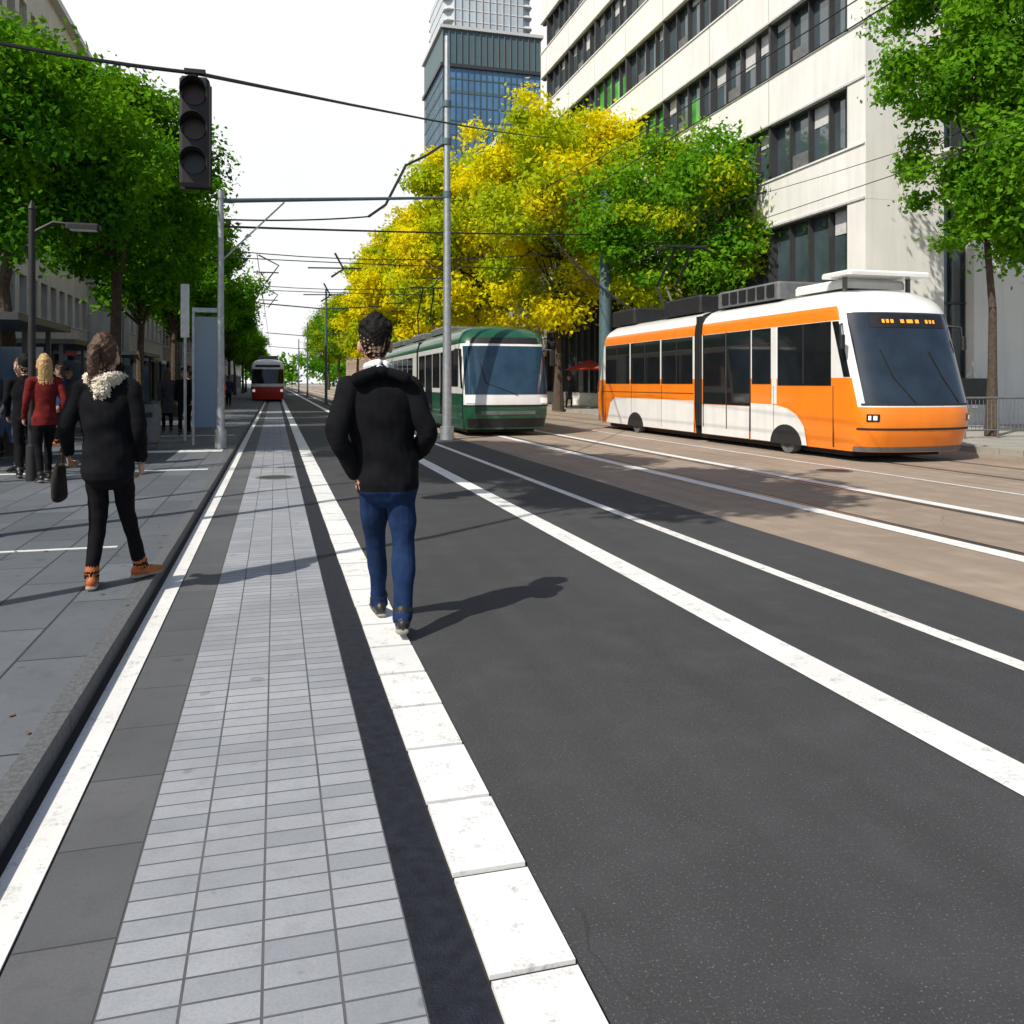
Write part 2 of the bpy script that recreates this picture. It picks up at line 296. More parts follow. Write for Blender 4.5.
def figure(P,hair='short',jhem=.86,fem=False,slim=1.0,jk=1.0):
    B=Body(); pel=Vector(P['pel']); ch=Vector(P['chest']); nk=Vector(P['neck']); hd=Vector(P['head'])
    B.hem=jhem; B.px=pel.x
    sw=.9 if fem else 1.0
    hem=(pel.x,pel.y-.005,jhem)
    B.tube([hem+(.172*sw*jk,.135*jk),(pel.x,pel.y,max(jhem+.08,pel.z+.04),.168*sw*jk,.13*jk),tuple(pel.lerp(ch,.5))+(.158*sw*jk,.122*jk),tuple(ch)+(.180*sw*jk,.130*jk),tuple(ch.lerp(nk,.55))+(.168*sw*jk,.11*jk),tuple(ch.lerp(nk,.85))+(.11*sw,.08),tuple(nk)+(.068,.066)],'jacket',n=22)
    B.tube([tuple(nk-Vector((0,0,.03)))+(.056,.058),tuple(nk.lerp(hd,.55))+(.05,.054)],'skin')
    B.tube([tuple(pel+Vector((0,0,.03)))+(.15*sw,.115),tuple(pel-Vector((0,0,.08)))+(.155*sw,.118)],'pants',n=20)
    for sd in 'LR':
        h,k,a=[Vector(P[sd+x]) for x in ('hip','kn','an')]
        B.tube([tuple(h)+(.092*slim,.1*slim),tuple(h.lerp(k,.5))+(.078*slim,.085*slim),tuple(k)+(.06*slim,.065*slim),tuple(k.lerp(a,.4))+(.056*slim,.062*slim),tuple(k.lerp(a,.85))+(.05*slim,.053*slim),tuple(a+(a-k).normalized()*.01)+(.054*slim,.056*slim)],'pants')
        foot(B,a,P.get(sd+'yaw',0),P.get(sd+'pitch',0))
        s_,e,w=[Vector(P[sd+x]) for x in ('sh','el','wr')]
        B.tube([tuple(s_)+(.064*jk,.066*jk),tuple(s_.lerp(e,.5))+(.058*jk,.06*jk),tuple(e)+(.05*jk,.052*jk),tuple(e.lerp(w,.5))+(.046*jk,.047*jk),tuple(w)+(.036*jk,.036*jk)],'jacket')
        B.tube([tuple(ch.lerp(nk,.7))+(.07,.07),tuple(s_)+(.062*jk,.066*jk)],'jacket')
        hdx=P.get(sd+'hand'); d=(w-e).normalized(); sx=1 if sd=='L' else -1
        B.hand(w+d*.01,d if not hdx else hdx,(sx*1,.25,0),(0,1,.1),P.get(sd+'curl',.6))
    B.head(hd,hair,hair,P.get('hyaw',0))
    return B
P=dict(pel=(-.045,.03,.95),chest=(-.085,.02,1.27),neck=(-.10,.0,1.535),head=(-.115,.04,1.71),
 Lsh=(-.275,.0,1.445),Lel=(-.345,-.09,1.17),Lwr=(-.235,-.0,.94),Rsh=(.09,.0,1.445),Rel=(.185,-.05,1.18),Rwr=(.17,.17,1.04),
 Lhip=(-.13,.03,.90),Lkn=(-.09,.22,.50),Lan=(-.05,.36,.105),Rhip=(.04,.03,.90),Rkn=(.05,.0,.50),Ran=(.025,-.14,.13),Lyaw=-.05,Ryaw=.12,Lcurl=.9,Rcurl=.9,Rpitch=.18)
B=figure(P,'short',jhem=.88,jk=1.12,slim=1.06)
B.tube([(-.235,-.10,1.50,.03,.03),(-.10,-.10,1.545,.035,.032),(.045,-.10,1.50,.03,.03)],'jacket')
B.tube([(-.165,-.03,1.565,.026,.022),(-.10,-.075,1.585,.03,.026),(-.04,-.03,1.565,.026,.022)],'shirt')
me=B.finish('walking_man',{'jacket':'black','pants':'jeans','hair':'blackhair','shoe':'blackshoe'},.007,1,.009)
put('walking_man',me,(.695,5.1,.008),0,1.01)
P=dict(pel=(-.0,.0,.93),chest=(-.01,-.01,1.22),neck=(-.02,.0,1.43),head=(-.03,.035,1.585),
 Lsh=(-.17,.0,1.37),Lel=(-.25,-.06,1.12),Lwr=(-.27,.10,.93),Rsh=(.14,.0,1.37),Rel=(.20,-.05,1.11),Rwr=(.20,.05,.88),
 Lhip=(-.075,.0,.88),Lkn=(-.07,.05,.49),Lan=(-.10,-.02,.105),Rhip=(.075,.0,.88),Rkn=(.10,.12,.50),Ran=(.17,.24,.11),Lyaw=-.15,Ryaw=.7,hyaw=-.25,Lcurl=1.1)
B=figure(P,'pony',jhem=.80,fem=True,slim=.92,jk=1.08)
B.tube([(-.13,.03,1.43,.03,.03),(-.09,-.07,1.44,.04,.045),(-.02,-.11,1.41,.05,.055),(.05,-.07,1.44,.04,.045),(.09,.03,1.43,.03,.03)],'fur')
B.tube([(-.02,-.115,1.42,.065,.04),(-.02,-.135,1.34,.045,.03)],'fur')
B.tube([(-.33,.12,.82,.03,.1),(-.33,.12,.70,.045,.13),(-.33,.12,.62,.045,.13)],'bag'); B.tube([(-.33,.04,.84,.008,.008),(-.31,.06,.95,.008,.008),(-.29,.11,1.0,.008,.008),(-.32,.18,.95,.008,.008),(-.33,.2,.84,.008,.008)],'bag',n=8)
me=B.finish('standing_woman',{'jacket':'black','pants':'darkpants','hair':'brownhair','shoe':'tan'},.007,5,.007)
put('standing_woman',me,(-1.10,6.35,.096),0,1.0)
def walker(jc,pc,hc,sc_,style,fem,ph,seed,jhem=.85):
    s=ph
    P=dict(pel=(0,0,.94),chest=(0,.0,1.25),neck=(0,.0,1.5),head=(0,.03,1.66),Lsh=(-.18,0,1.43),Lel=(-.23,-.05+.1*s,1.15),Lwr=(-.22,.05+.2*s,.92),Rsh=(.18,0,1.43),Rel=(.23,-.05-.1*s,1.15),Rwr=(.22,.05-.18*s,.92),
     Lhip=(-.09,0,.9),Lkn=(-.085,.06-.12*s,.5),Lan=(-.08,-.22*s,.11),Rhip=(.09,0,.9),Rkn=(.085,.06+.14*s,.5),Ran=(.08,.24*s,.11),Lpitch=.3*max(0,s),Rpitch=.3*max(0,-s))
    B=figure(P,style,jhem=jhem,fem=fem,slim=.92 if fem else 1)
    return B.finish('pedestrian',{'jacket':jc,'pants':pc,'hair':hc,'shoe':sc_},.012,seed,.006)
w1=walker('black','darkpants','blackhair','blackshoe','short',False,1,3)
w2=walker('red','darkpants','blond','blackshoe','long',True,.5,4)
w3=walker('grey','darkpants','brownhair','blackshoe','long',True,-.8,6,.6)
w4=walker('blue','darkpants','brownhair','tan','short',False,-.3,7)
for me,x,y,rt in ((w2,-3.15,13.4,.5),(w1,-3.6,14.2,.3),(w3,-3.9,15.2,2.6),(w1,-2.75,15.6,.2),(w1,-2.35,24.5,3.1),(w3,-2.9,25.5,.2),(w4,-2.0,28,.1),(w1,-2.7,29.5,.4),(w4,-4.6,21,1.6),(w3,-5.5,26,2.8),(w2,-2.2,37,.1),(w1,-3,41,3),(w3,-5.0,17.5,1.0),
   (w1,-3.3,20.5,.3),(w1,-2.6,33,.2),(w4,-6.6,31,1),(w1,15.8,36,.4),(w2,15.9,40,2.9),(w3,15.5,44,3.2),(w4,16.3,25.4,3.0),(w1,17.4,20.6,2),(w4,-2.6,52,0),(w1,13.6,48,.2),(w3,14.1,52,.1),(w3,16.6,34,1)):
    put('pedestrian',me,(x,y,.096 if x<10 else (.126 if x>14.78 else 0)),rt,1.0)
# ---------------------------------------------------------------- mesh builder
class MB:
    def __init__(s): s.v=[];s.f=[];s.m=[];s.mats=[]
    def mi(s,m):
        m=M[m]
        if m not in s.mats: s.mats.append(m)
        return s.mats.index(m)
    def add(s,vs,fs,m):
        o=len(s.v); s.v.extend(tuple(v) for v in vs); i=s.mi(m)
        for f in fs: s.f.append(tuple(o+k for k in f)); s.m.append(i)
    def box(s,x0,x1,y0,y1,z0,z1,m):
        vs=[(x,y,z) for z in(z0,z1) for y in(y0,y1) for x in(x0,x1)]
        s.add(vs,[(0,2,3,1),(4,5,7,6),(0,1,5,4),(2,6,7,3),(0,4,6,2),(1,3,7,5)],m)
    def bbox(s,x0,x1,y0,y1,z0,z1,m,b=.03):
        def ring(i,z): 
            return [(x0+b,y0+i,z),(x1-b,y0+i,z),(x1-i,y0+b,z),(x1-i,y1-b,z),(x1-b,y1-i,z),(x0+b,y1-i,z),(x0+i,y1-b,z),(x0+i,y0+b,z)]
        vs=ring(0,z0)+ring(0,z1-b)+ring(b*.9,z1)
        fs=[tuple(range(7,-1,-1)),tuple(range(16,24))]
        for k in range(2):
            for i in range(8): j=(i+1)%8; fs.append((k*8+i,k*8+j,k*8+8+j,k*8+8+i))
        s.add(vs,fs,m)
    def tube(s,pts,rs,m,n=10,cap=True):
        pts=[Vector(p) for p in pts]
        if not isinstance(rs,(list,tuple)): rs=[rs]*len(pts)
        vs=[];fs=[];up=None
        for i,p in enumerate(pts):
            t=(pts[min(i+1,len(pts)-1)]-pts[max(i-1,0)]).normalized()
            if up is None: up=Vector((1,0,0)) if abs(t.x)<.8 else Vector((0,0,1))
            u=(up-t*up.dot(t)).normalized(); w=t.cross(u); up=u
            for k in range(n):
                a=2*math.pi*k/n; vs.append(p+u*math.cos(a)*rs[i]+w*math.sin(a)*rs[i])
        for i in range(len(pts)-1):
            for k in range(n): j=(k+1)%n; fs.append((i*n+k,i*n+j,i*n+n+j,i*n+n+k))
        if cap: fs.append(tuple(range(n-1,-1,-1))); fs.append(tuple((len(pts)-1)*n+k for k in range(n)))
        s.add(vs,fs,m)
    def disc(s,c,r,nrm,m,n=20,th=.02):
        c=Vector(c); nrm=Vector(nrm).normalized(); s.tube([c-nrm*th/2,c+nrm*th/2],r,m,n)
    def build(s,name,smooth=35):
        me=bpy.data.meshes.new(name); me.from_pydata(s.v,[],s.f)
        for m in s.mats: me.materials.append(m)
        me.polygons.foreach_set('material_index',s.m)
        if smooth:
            me.polygons.foreach_set('use_smooth',[True]*len(me.polygons)); me.set_sharp_from_angle(angle=R(smooth))
        ob=bpy.data.objects.new(name,me); sc.collection.objects.link(ob)
        return ob
def sheet(name,x0,x1,y0,y1,z,m):
    b=MB(); b.add([(x0,y0,z),(x1,y0,z),(x1,y1,z),(x0,y1,z)],[(0,1,2,3)],m); return b.build(name,smooth=0)
# ---------------------------------------------------------------- ground
FAR=900
EDGE=4.75  # dark and tan surfaces meet here, imitating a cast shadow's edge
sheet('ground',-1500,1500,-600,2600,-.012,'ground')
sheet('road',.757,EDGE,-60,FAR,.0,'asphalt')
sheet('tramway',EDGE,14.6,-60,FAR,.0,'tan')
sheet('paved_path',-.41,.35,-60,FAR,.002,'pave')
sheet('paved_strip',-.668,-.41,-60,FAR,.001,'strip')
sheet('tar_strip',.35,.51,-60,FAR,.001,'tar')
sheet('joint_bed',.51,.757,-60,FAR,-.001,'groove')
sheet('gutter',-.90,-.668,-60,FAR,-.003,'groove')
b=MB(); b.box(-.80,-.675,-20,FAR,-.003,.004,'white'); b.build('edge_line',smooth=0)
b=MB(); y=-3
while y<90:
    b.box(.518+random.uniform(-.002,.002),.748+random.uniform(-.003,.003),y+.013,y+.447,-.001,.012+random.uniform(-.002,.002),'white'); y+=.46
b.box(.518,.748,y,FAR,-.001,.012,'white'); b.build('white_block_border',smooth=0)
b=MB()
y=-10
while y<120: b.box(-.93,-.84,y+.004,y+.996,-.01,.100,'kerb'); y+=1.0
b.box(-.93,-.84,y,FAR,-.01,.100,'kerb'); b.build('kerb',smooth=0)
sheet('sidewalk',-12,-.93,-40,FAR,.096,'walk')
b=MB()
for (yy,x1,w) in ((7.9,-1.3,.05),(14.6,-1.05,.12),(18.4,-1.05,.5),(24,-1.05,.15)):
    b.box(-6,x1,yy,yy+w,.096,.101,'white' if w>.1 else 'whitew')
b.build('sidewalk_pale_strip',smooth=0)  # pale strips laid across the left sidewalk
b=MB(); b.box(14.6,14.78,-40,FAR,-.01,.13,'walk2'); b.build('kerb',smooth=0)
sheet('sidewalk',14.78,60,-40,FAR,.126,'walk2')
for x0,x1,m in ((2.61,2.83,'white'),(3.75,3.87,'whitew'),(6.02,6.24,'white'),(7.78,7.98,'white'),(9.6,9.68,'whitew')):
    sheet('lane_marking',x0,x1,-30,FAR,.005,m)
b=MB()
for cx in (6.95,11.75):
    for dx in (-.66,.72):
        b.box(cx+dx-.03,cx+dx+.03,-30,FAR,.0,.006,'rail'); b.box(cx+dx+.031,cx+dx+.075,-30,FAR,-.002,.003,'groove')
b.build('tram_rail',smooth=0)
b=MB()
for x,y in ((9.2,12.5),(-.0,14.0)):
    b.tube([(x,y,0),(x,y,.008)],.3,'tgrey',28); b.tube([(x,y,.008),(x,y,.010)],.25,'black',28)
b.build('manhole_cover',smooth=0)
# ---------------------------------------------------------------- trees
def leaf_mesh(name,clumps,nleaf,size,mats,seed):
    rs=np.random.RandomState(seed)
    C0=np.array(clumps)
    w=C0[:,3]**2; w=w/w.sum()
    idx=rs.choice(len(clumps),nleaf,p=w)
    C=C0[idx]
    d=rs.normal(size=(nleaf,3)); d/=np.linalg.norm(d,axis=1)[:,None]
    rr=C[:,3]*np.minimum(1.6,np.abs(rs.normal(.72,.33,nleaf)))
    ax=rs.uniform(.6,1.3,(len(clumps),3))*np.array([1,1,.7])
    P=C[:,:3]+d*rr[:,None]*ax[idx]
    nrm=d*.6+rs.normal(size=(nleaf,3))*.6+np.array([0,0,.35]); nrm/=np.linalg.norm(nrm,axis=1)[:,None]
    t=np.cross(nrm,rs.normal(size=(nleaf,3))); t/=np.linalg.norm(t,axis=1)[:,None]
    u=np.cross(nrm,t); s=size*rs.uniform(.6,1.3,nleaf)[:,None]
    v=np.stack([P-t*s*.62,P+u*s*.36-nrm*s*.08,P+t*s*.62,P-u*s*.36-nrm*s*.08],1).reshape(-1,3)
    return quads(name,v,mats,(rs.rand(len(clumps))<(.35 if len(mats)>1 else 0)).astype(np.int32)[idx])
def quads(name,v,mats,mi):
    nleaf=len(v)//4
    me=bpy.data.meshes.new(name); me.vertices.add(nleaf*4); me.loops.add(nleaf*4); me.polygons.add(nleaf)
    me.vertices.foreach_set('co',v.ravel()); me.loops.foreach_set('vertex_index',np.arange(nleaf*4,dtype=np.int32))
    me.polygons.foreach_set('loop_start',np.arange(nleaf,dtype=np.int32)*4)
    for m in mats: me.materials.append(M[m])
    me.polygons.foreach_set('material_index',mi); me.update(calc_edges=True); return me
def make_tree(H,crown_r,crown_z0,trunk_r,nclump,nleaf,size,mats,seed,nlimb=16):
    rnd=random.Random(seed); b=MB()
    zc=(H+crown_z0)/2; hz=(H-crown_z0)/2
    clumps=[];tries=0
    while len(clumps)<nclump and tries<5000:
        tries+=1
        x,y,z=[rnd.uniform(-1,1) for _ in range(3)]
        q=x*x+y*y+z*z
        if q>1 or q<.12: continue
        taper=1-.28*max(0,z)
        r=crown_r*rnd.uniform(.14,.32)
        clumps.append((x*crown_r*.88*taper,y*crown_r*.88*taper,zc+z*hz*.9,r))
    lean=[(0,0,-.05)]
    for i in range(1,7):
        lean.append((rnd.uniform(-.07,.07)*i*.5,rnd.uniform(-.07,.07)*i*.5,(crown_z0+hz*1.1)*i/6))
    rr=[trunk_r*1.35]+[trunk_r*(1-.14*i) for i in range(1,7)]
    b.tube(lean,rr,'bark',10)
    for k in range(nlimb):
        c=rnd.choice(clumps); i=rnd.randint(3 if nlimb>10 else 5,6); a=Vector(lean[i]); e=Vector(c[:3])
        mid=(a+e)/2+Vector((0,0,-.08*(e-a).length)); r0=trunk_r*rnd.uniform(.25,.45)
        b.tube([a,mid,e],[r0,r0*.6,r0*.2],'bark',6)
        c2=rnd.choice(clumps); b.tube([mid,(mid+Vector(c2[:3]))/2+Vector((0,0,.1)),c2[:3]],[r0*.5,r0*.3,r0*.1],'bark',5)
    tm=b.build('t_tmp'); me=tm.data; me.name='trunk'; bpy.data.objects.remove(tm)
    return me,leaf_mesh('foliage',clumps,nleaf,size,mats,seed)
def place_tree(data,x,y,z=.1,rot=0,s=1,name='street_tree',sz=None):
    e=bpy.data.objects.new(name,None); sc.collection.objects.link(e); e.location=(x,y,z); e.rotation_euler=(0,0,rot); e.scale=(s,s,sz or s)
    for nm,me in (('trunk',data[0]),('foliage',data[1])):
        o=bpy.data.objects.new(nm,me); sc.collection.objects.link(o); o.parent=e
tG=make_tree(8.8,3.0,3.7,.19,85,52000,.115,['lg','ld'],1)
tG2=make_tree(9.5,2.9,3.6,.17,60,24000,.17,['lg','ld'],2)
tY=make_tree(18.0,5.2,4.0,.24,100,46000,.24,['ly','lyg'],3)
tY2=make_tree(17.8,5.1,3.5,.24,80,26000,.34,['ly','lyg'],5)
tR=make_tree(12.4,4.3,4.0,.2,90,40000,.18,['lg','lyg'],6)
tRR=make_tree(15.0,3.0,3.7,.13,110,52000,.14,['lg'],7)
tShade=make_tree(13.2,2.5,8.8,.085,70,20000,.2,['lg'],11,nlimb=8)
place_tree(tG,-5.0,18.6,rot=.4); place_tree(tG,-4.0,24,rot=2.2,s=1.08); place_tree(tG,-8.2,22,rot=4,s=1.1)
for i,yy in enumerate((31,38,46,55,65,76,88,102,120,140,165,190)):
    place_tree(tG2,-4.1+random.uniform(-.4,.2),yy,rot=i*1.3,s=random.uniform(.9,1.1))
place_tree(tR,15.8,31.5,rot=.5)
place_tree(tY,14.2,42,rot=.3); place_tree(tY,12.0,51,rot=2); place_tree(tY2,12.6,62,rot=1); place_tree(tY2,12.2,75,rot=3,s=1.0); place_tree(tY2,12.2,90,rot=4,s=1.0)
place_tree(tY2,12.0,108,rot=5,s=1.02); place_tree(tR,12,130,rot=5,s=1.3);place_tree(tR,11,155,rot=5,s=1.3);place_tree(tR,11,185,rot=5,s=1.3)
place_tree(tRR,17.8,17.8,rot=.6); place_tree(tRR,21.5,17.6,rot=2.6,s=.95)
# unseen trees added outside the frame so their crowns shade the tramway
place_tree(tShade,-3.2,5.0,rot=1); place_tree(tShade,-4.6,9.0,rot=3); place_tree(tShade,-5.2,12.6,rot=4.5)
cl=[(random.uniform(-60,60),random.uniform(-10,20),random.uniform(3,11),random.uniform(3,5)) for _ in range(120)]
me=leaf_mesh('distant_trees',cl,16000,1.2,['ld','lg'],9); o=bpy.data.objects.new('distant_trees',me); sc.collection.objects.link(o); o.location=(0,330,0)
# a few dead leaves lying along the left kerb
rs=np.random.RandomState(8); n=90
px=np.concatenate([rs.uniform(-5,-1.0,60),rs.normal(-1.02,.05,30)]); py=np.concatenate([rs.uniform(4,26,60),rs.uniform(2.5,22,30)])
pz=np.full(n,.101)+rs.uniform(0,.006,n)
a=rs.uniform(0,6.28,n); s=rs.uniform(.015,.03,n); t=np.stack([np.cos(a),np.sin(a),rs.uniform(-.25,.25,n)],1)*s[:,None]; u=np.stack([-np.sin(a),np.cos(a),rs.uniform(-.25,.25,n)],1)*s[:,None]*.65
Pp=np.stack([px,py,pz],1); v=np.stack([Pp-t,Pp+u,Pp+t,Pp-u],1).reshape(-1,3); v[:,2]=np.maximum(v[:,2],.099)
me=quads('fallen_leaves',v,['deadleaf'],np.zeros(n,dtype=np.int32)); o=bpy.data.objects.new('fallen_leaves',me); sc.collection.objects.link(o)
# ---------------------------------------------------------------- buildings
def office(name):
    b=MB(); X=18.0; y0=22.9; y1=57; x1=34; top=28.6
    rows=[(5.0+3.86*k+.3,7.35+3.86*k) for k in range(6)]
    rows[0]=(.9,7.35)
    zprev=.12; bands=[]
    for r in rows: bands.append((zprev,r[0])); zprev=r[1]
    bands.append((zprev,top)); d=.38
    for z0,z1 in bands:
        b.box(X,x1,y0,y1,z0,z1,'plaster')
        b.box(X-.04,X-.001,y0+.02,y1,z0+.0,z0+.07,'framel'); b.box(X-.05,X-.001,y0+.02,y1,z1-.06,z1-.0,'plaster')
    for ri,(z0,z1) in enumerate(rows):
        b.box(X+d,x1-.3,y0+1.5,y1-.3,z0,z1,'glass')
        b.box(X+.004,X+3.0,y0+.004,y0+.9,z0,z1,'plaster'); b.box(X+3.0,X+4.2,y0+.45,y0+1.5,z0,z1,'glass'); b.box(X+4.2,x1,y0+.004,y0+1.5,z0,z1,'plaster')
        for xx in (X+3.0,X+3.6,X+4.14): b.box(xx,xx+.06,y0+.36,y0+.44,z0,z1,'frame')
        b.box(X+3.0,X+4.2,y0+.33,y0+.35,(z0+z1)/2,(z0+z1)/2+.06,'frame')
        y=y0+.9;k=0
        while y<y1-.2:
            w=.055 if k%4 else .12
            b.box(X+.16 if k%4 else X+.06,X+d-.002,y,y+w,z0,z1,'frame')
            if (ri==2 and 8<k<19 or ri==3 and 15<k<25) and random.random()<.8: b.box(X+d-.02,X+d-.003,y+w,y+1.14,z0,z1-random.choice((.1,.1,.7)),'glassrefl')
            elif k%4==2: b.box(X+.22,X+d-.003,y+w,y+1.08,z0+.0,z0+(z1-z0)*.3,'tgrey')
            elif random.random()<.35: b.box(X+d-.03,X+d-.004,y+.06,y+1.08,z1-random.uniform(.3,1.2),z1,'framel')
            y+=1.14;k+=1
        b.box(X+.14,X+d-.021,y0+.9,y1,z0,z0+.07,'frame'); b.box(X+.14,X+d-.021,y0+.9,y1,z1-.07,z1,'frame')
        b.box(X+2.8,X+4.4,y0-.5,y0-.46,z0-.1,z0+.75,'frame'); b.box(X+2.8,X+4.4,y0-.5,y0-.002,z0-.2,z0-.1,'framel')
    for z0,z1 in bands[1:]:
        y=y0+4.56+.9
        while y<y1: b.box(X-.006,X-.0005,y,y+.025,z0+.08,z1-.07,'stone'); y+=4.56
    for z0,z1 in bands[1:]: b.box(X+1.4,X+1.42,y0-.006,y0-.0005,z0,z1,'stone')
    b.box(X-.15,x1,y0-.15,y1+.1,top,top+.35,'framel')
    b.box(X+4,x1-4,y0+6,y1-6,top+.35,top+3.2,'tgrey')
    return b.build(name,smooth=0)
office('office_building')
def gridbuild(name,x0,x1,y0,y1,H,wall,storey=3.4,bay=2.2,facing=-1,ww=1.2,wh=1.9,shop=4.2,roof='roof',pitched=True):
    b=MB(); f=facing; X=x0 if f<0 else x1
    def bx(a,c,ya,yb,za,zb,m):
        p,q=(X+a,X+c) if f<0 else (X-c,X-a); b.box(p,q,ya,yb,za,zb,m)
    W=x1-x0
    bx(.42,W,y0+.02,y1-.02,0,H-.02,wall)
    bx(.35,.418,y0+.3,y1-.3,0,H-.4,'glass')
    n=max(1,int((y1-y0)/bay)); bw=(y1-y0)/n
    z=shop; zs=[]
    while z+storey<=H+.1: zs.append(z); z+=storey
    bx(0,.35,y0,y1,shop-.7,shop+.75,wall)
    for i,z in enumerate(zs):
        zt=zs[i+1]+.75 if i+1<len(zs) else H
        bx(0,.349,y0,y1,z+.75+wh,zt,wall)
        bx(-.06,-.001,y0,y1,z+.66,z+.75,'framel')
        for k in range(n+1):
            c=y0+k*bw; h=(bw-ww)/2
            bx(.001,.348,max(y0,c-h),min(y1,c+h),z+.75,z+.75+wh,wall)
        for k in range(n):
            c=y0+(k+.5)*bw
            bx(.26,.349,c-.03,c+.03,z+.75,z+.75+wh,'framel'); bx(.26,.349,c-ww/2,c-ww/2+.06,z+.75,z+.75+wh,'framel'); bx(.26,.349,c+ww/2-.06,c+ww/2,z+.75,z+.75+wh,'framel')
            bx(.27,.347,c-ww/2,c+ww/2,z+.75+wh*.68,z+.75+wh*.68+.05,'framel')
    for k in range(0,n+1,2):
        c=y0+k*bw; bx(.002,.347,max(y0,c-.25),min(y1,c+.25),0,shop-.7,'stone')
    for k in range(n):
        c=y0+(k+.5)*bw
        if k%2==0 and random.random()<.7: 
            m=random.choice(['awn','frame','signw','blue']); bx(-.8,-.002,c-bw*.4,c+bw*.9,shop-.95,shop-.87,m); bx(-.8,-.78,c-bw*.4,c+bw*.9,shop-1.15,shop-.95,m)
        bx(.2,.345,c-.04,c+.04,0,shop-.7,'frame')
    bx(-.45,W,y0-.2,y1+.2,H,H+.35,'framel')
    if pitched:
        p,q=(x0-.3,x1) if f<0 else (x0,x1+.3)
        mid=(p+q)/2
        b.add([(p,y0,H+.35),(q,y0,H+.35),(mid+1,y0,H+4),(mid-1,y0,H+4),(p,y1,H+.35),(q,y1,H+.35),(mid+1,y1,H+4),(mid-1,y1,H+4)],[(0,1,2,3),(7,6,5,4),(0,3,7,4),(3,2,6,7),(2,1,5,6)],roof)
    else: bx(1.5,W-1,y0+2,y1-2,H+.35,H+2.5,'tgrey')
    return b.build(name,smooth=0)
gridbuild('apartment_building',-26,-12,40,62,22.6,'plaster2',facing=1,bay=2.0,ww=1.3)
gridbuild('shop_building',-26,-12.5,22,39.9,9.0,'plaster2',facing=1,pitched=False)
yy=62.3
for i,(ln,h,w) in enumerate(((18,14,'plaster2'),(16,16.5,'brick'),(24,13,'stone'),(20,17,'plaster'),(30,15,'brick'),(30,18,'stone'),(60,16,'plaster2'))):
    gridbuild('townhouse',-24,-9.5-(i%2)*.4,yy,yy+ln-.2,h,w,facing=1,bay=2.4); yy+=ln
yy=57.5
for i,(ln,h,w) in enumerate(((14,19,'stone'),(30,23.5,'stone'),(24,18,'brick'),(26,16,'stone'),(40,17,'plaster'),(60,16,'brick'))):
    gridbuild('townhouse',19.5+(i%2)*.4,34,yy,yy+ln-.2,h,w,facing=-1,bay=2.4); yy+=ln
def tower():
    b=MB(); x0,x1,y0,y1,H=38,62,197,222,85
    b.box(x0,x1,y0,y1,0,H-9,'glassb')
    z=4;k=0
    while z<H-10: b.box(x0-.1,x1+.1,y0-.1,y1+.1,z,z+(.35 if k%4 else .7),'polegreen'); z+=3.3;k+=1
    x=x0
    while x<=x1: b.box(x-.05,x+.05,y0-.25,y0-.101,0,H-9,'polegreen'); x+=1.5
    y=y0
    while y<=y1: b.box(x0-.25,x0-.101,y-.05,y+.05,0,H-9,'polegreen'); y+=1.6
    b.box(x0-.6,x1+.6,y0-.6,y1+.6,H-9,H-8.2,'frame'); b.box(x0-.1,x1+.1,y0-.1,y1+.1,H-8.2,H,'polegreen')
    x=x0
    while x<=x1: b.box(x-.1,x+.1,y0-.35,y0-.11,H-8.2,H,'tgrey'); x+=1.5
    b.box(x0-.7,x1+.7,y0-.7,y1+.7,H,H+.7,'framel')
    return b.build('glass_tower',smooth=0)
tower()
def pale_tower():
    b=MB(); x0,x1,y0,y1,H=50,78,256,284,128
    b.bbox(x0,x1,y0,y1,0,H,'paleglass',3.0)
    z=4
    while z<H-3: b.bbox(x0-.12,x1+.12,y0-.12,y1+.12,z,z+1.1,'framel',.9); z+=3.4
    x=x0+3
    while x<=x1-3: b.box(x-.1,x+.1,y0-.35,y0-.13,0,H-3,'framel'); x+=2.2
    return b.build('office_tower',smooth=0)
pale_tower()
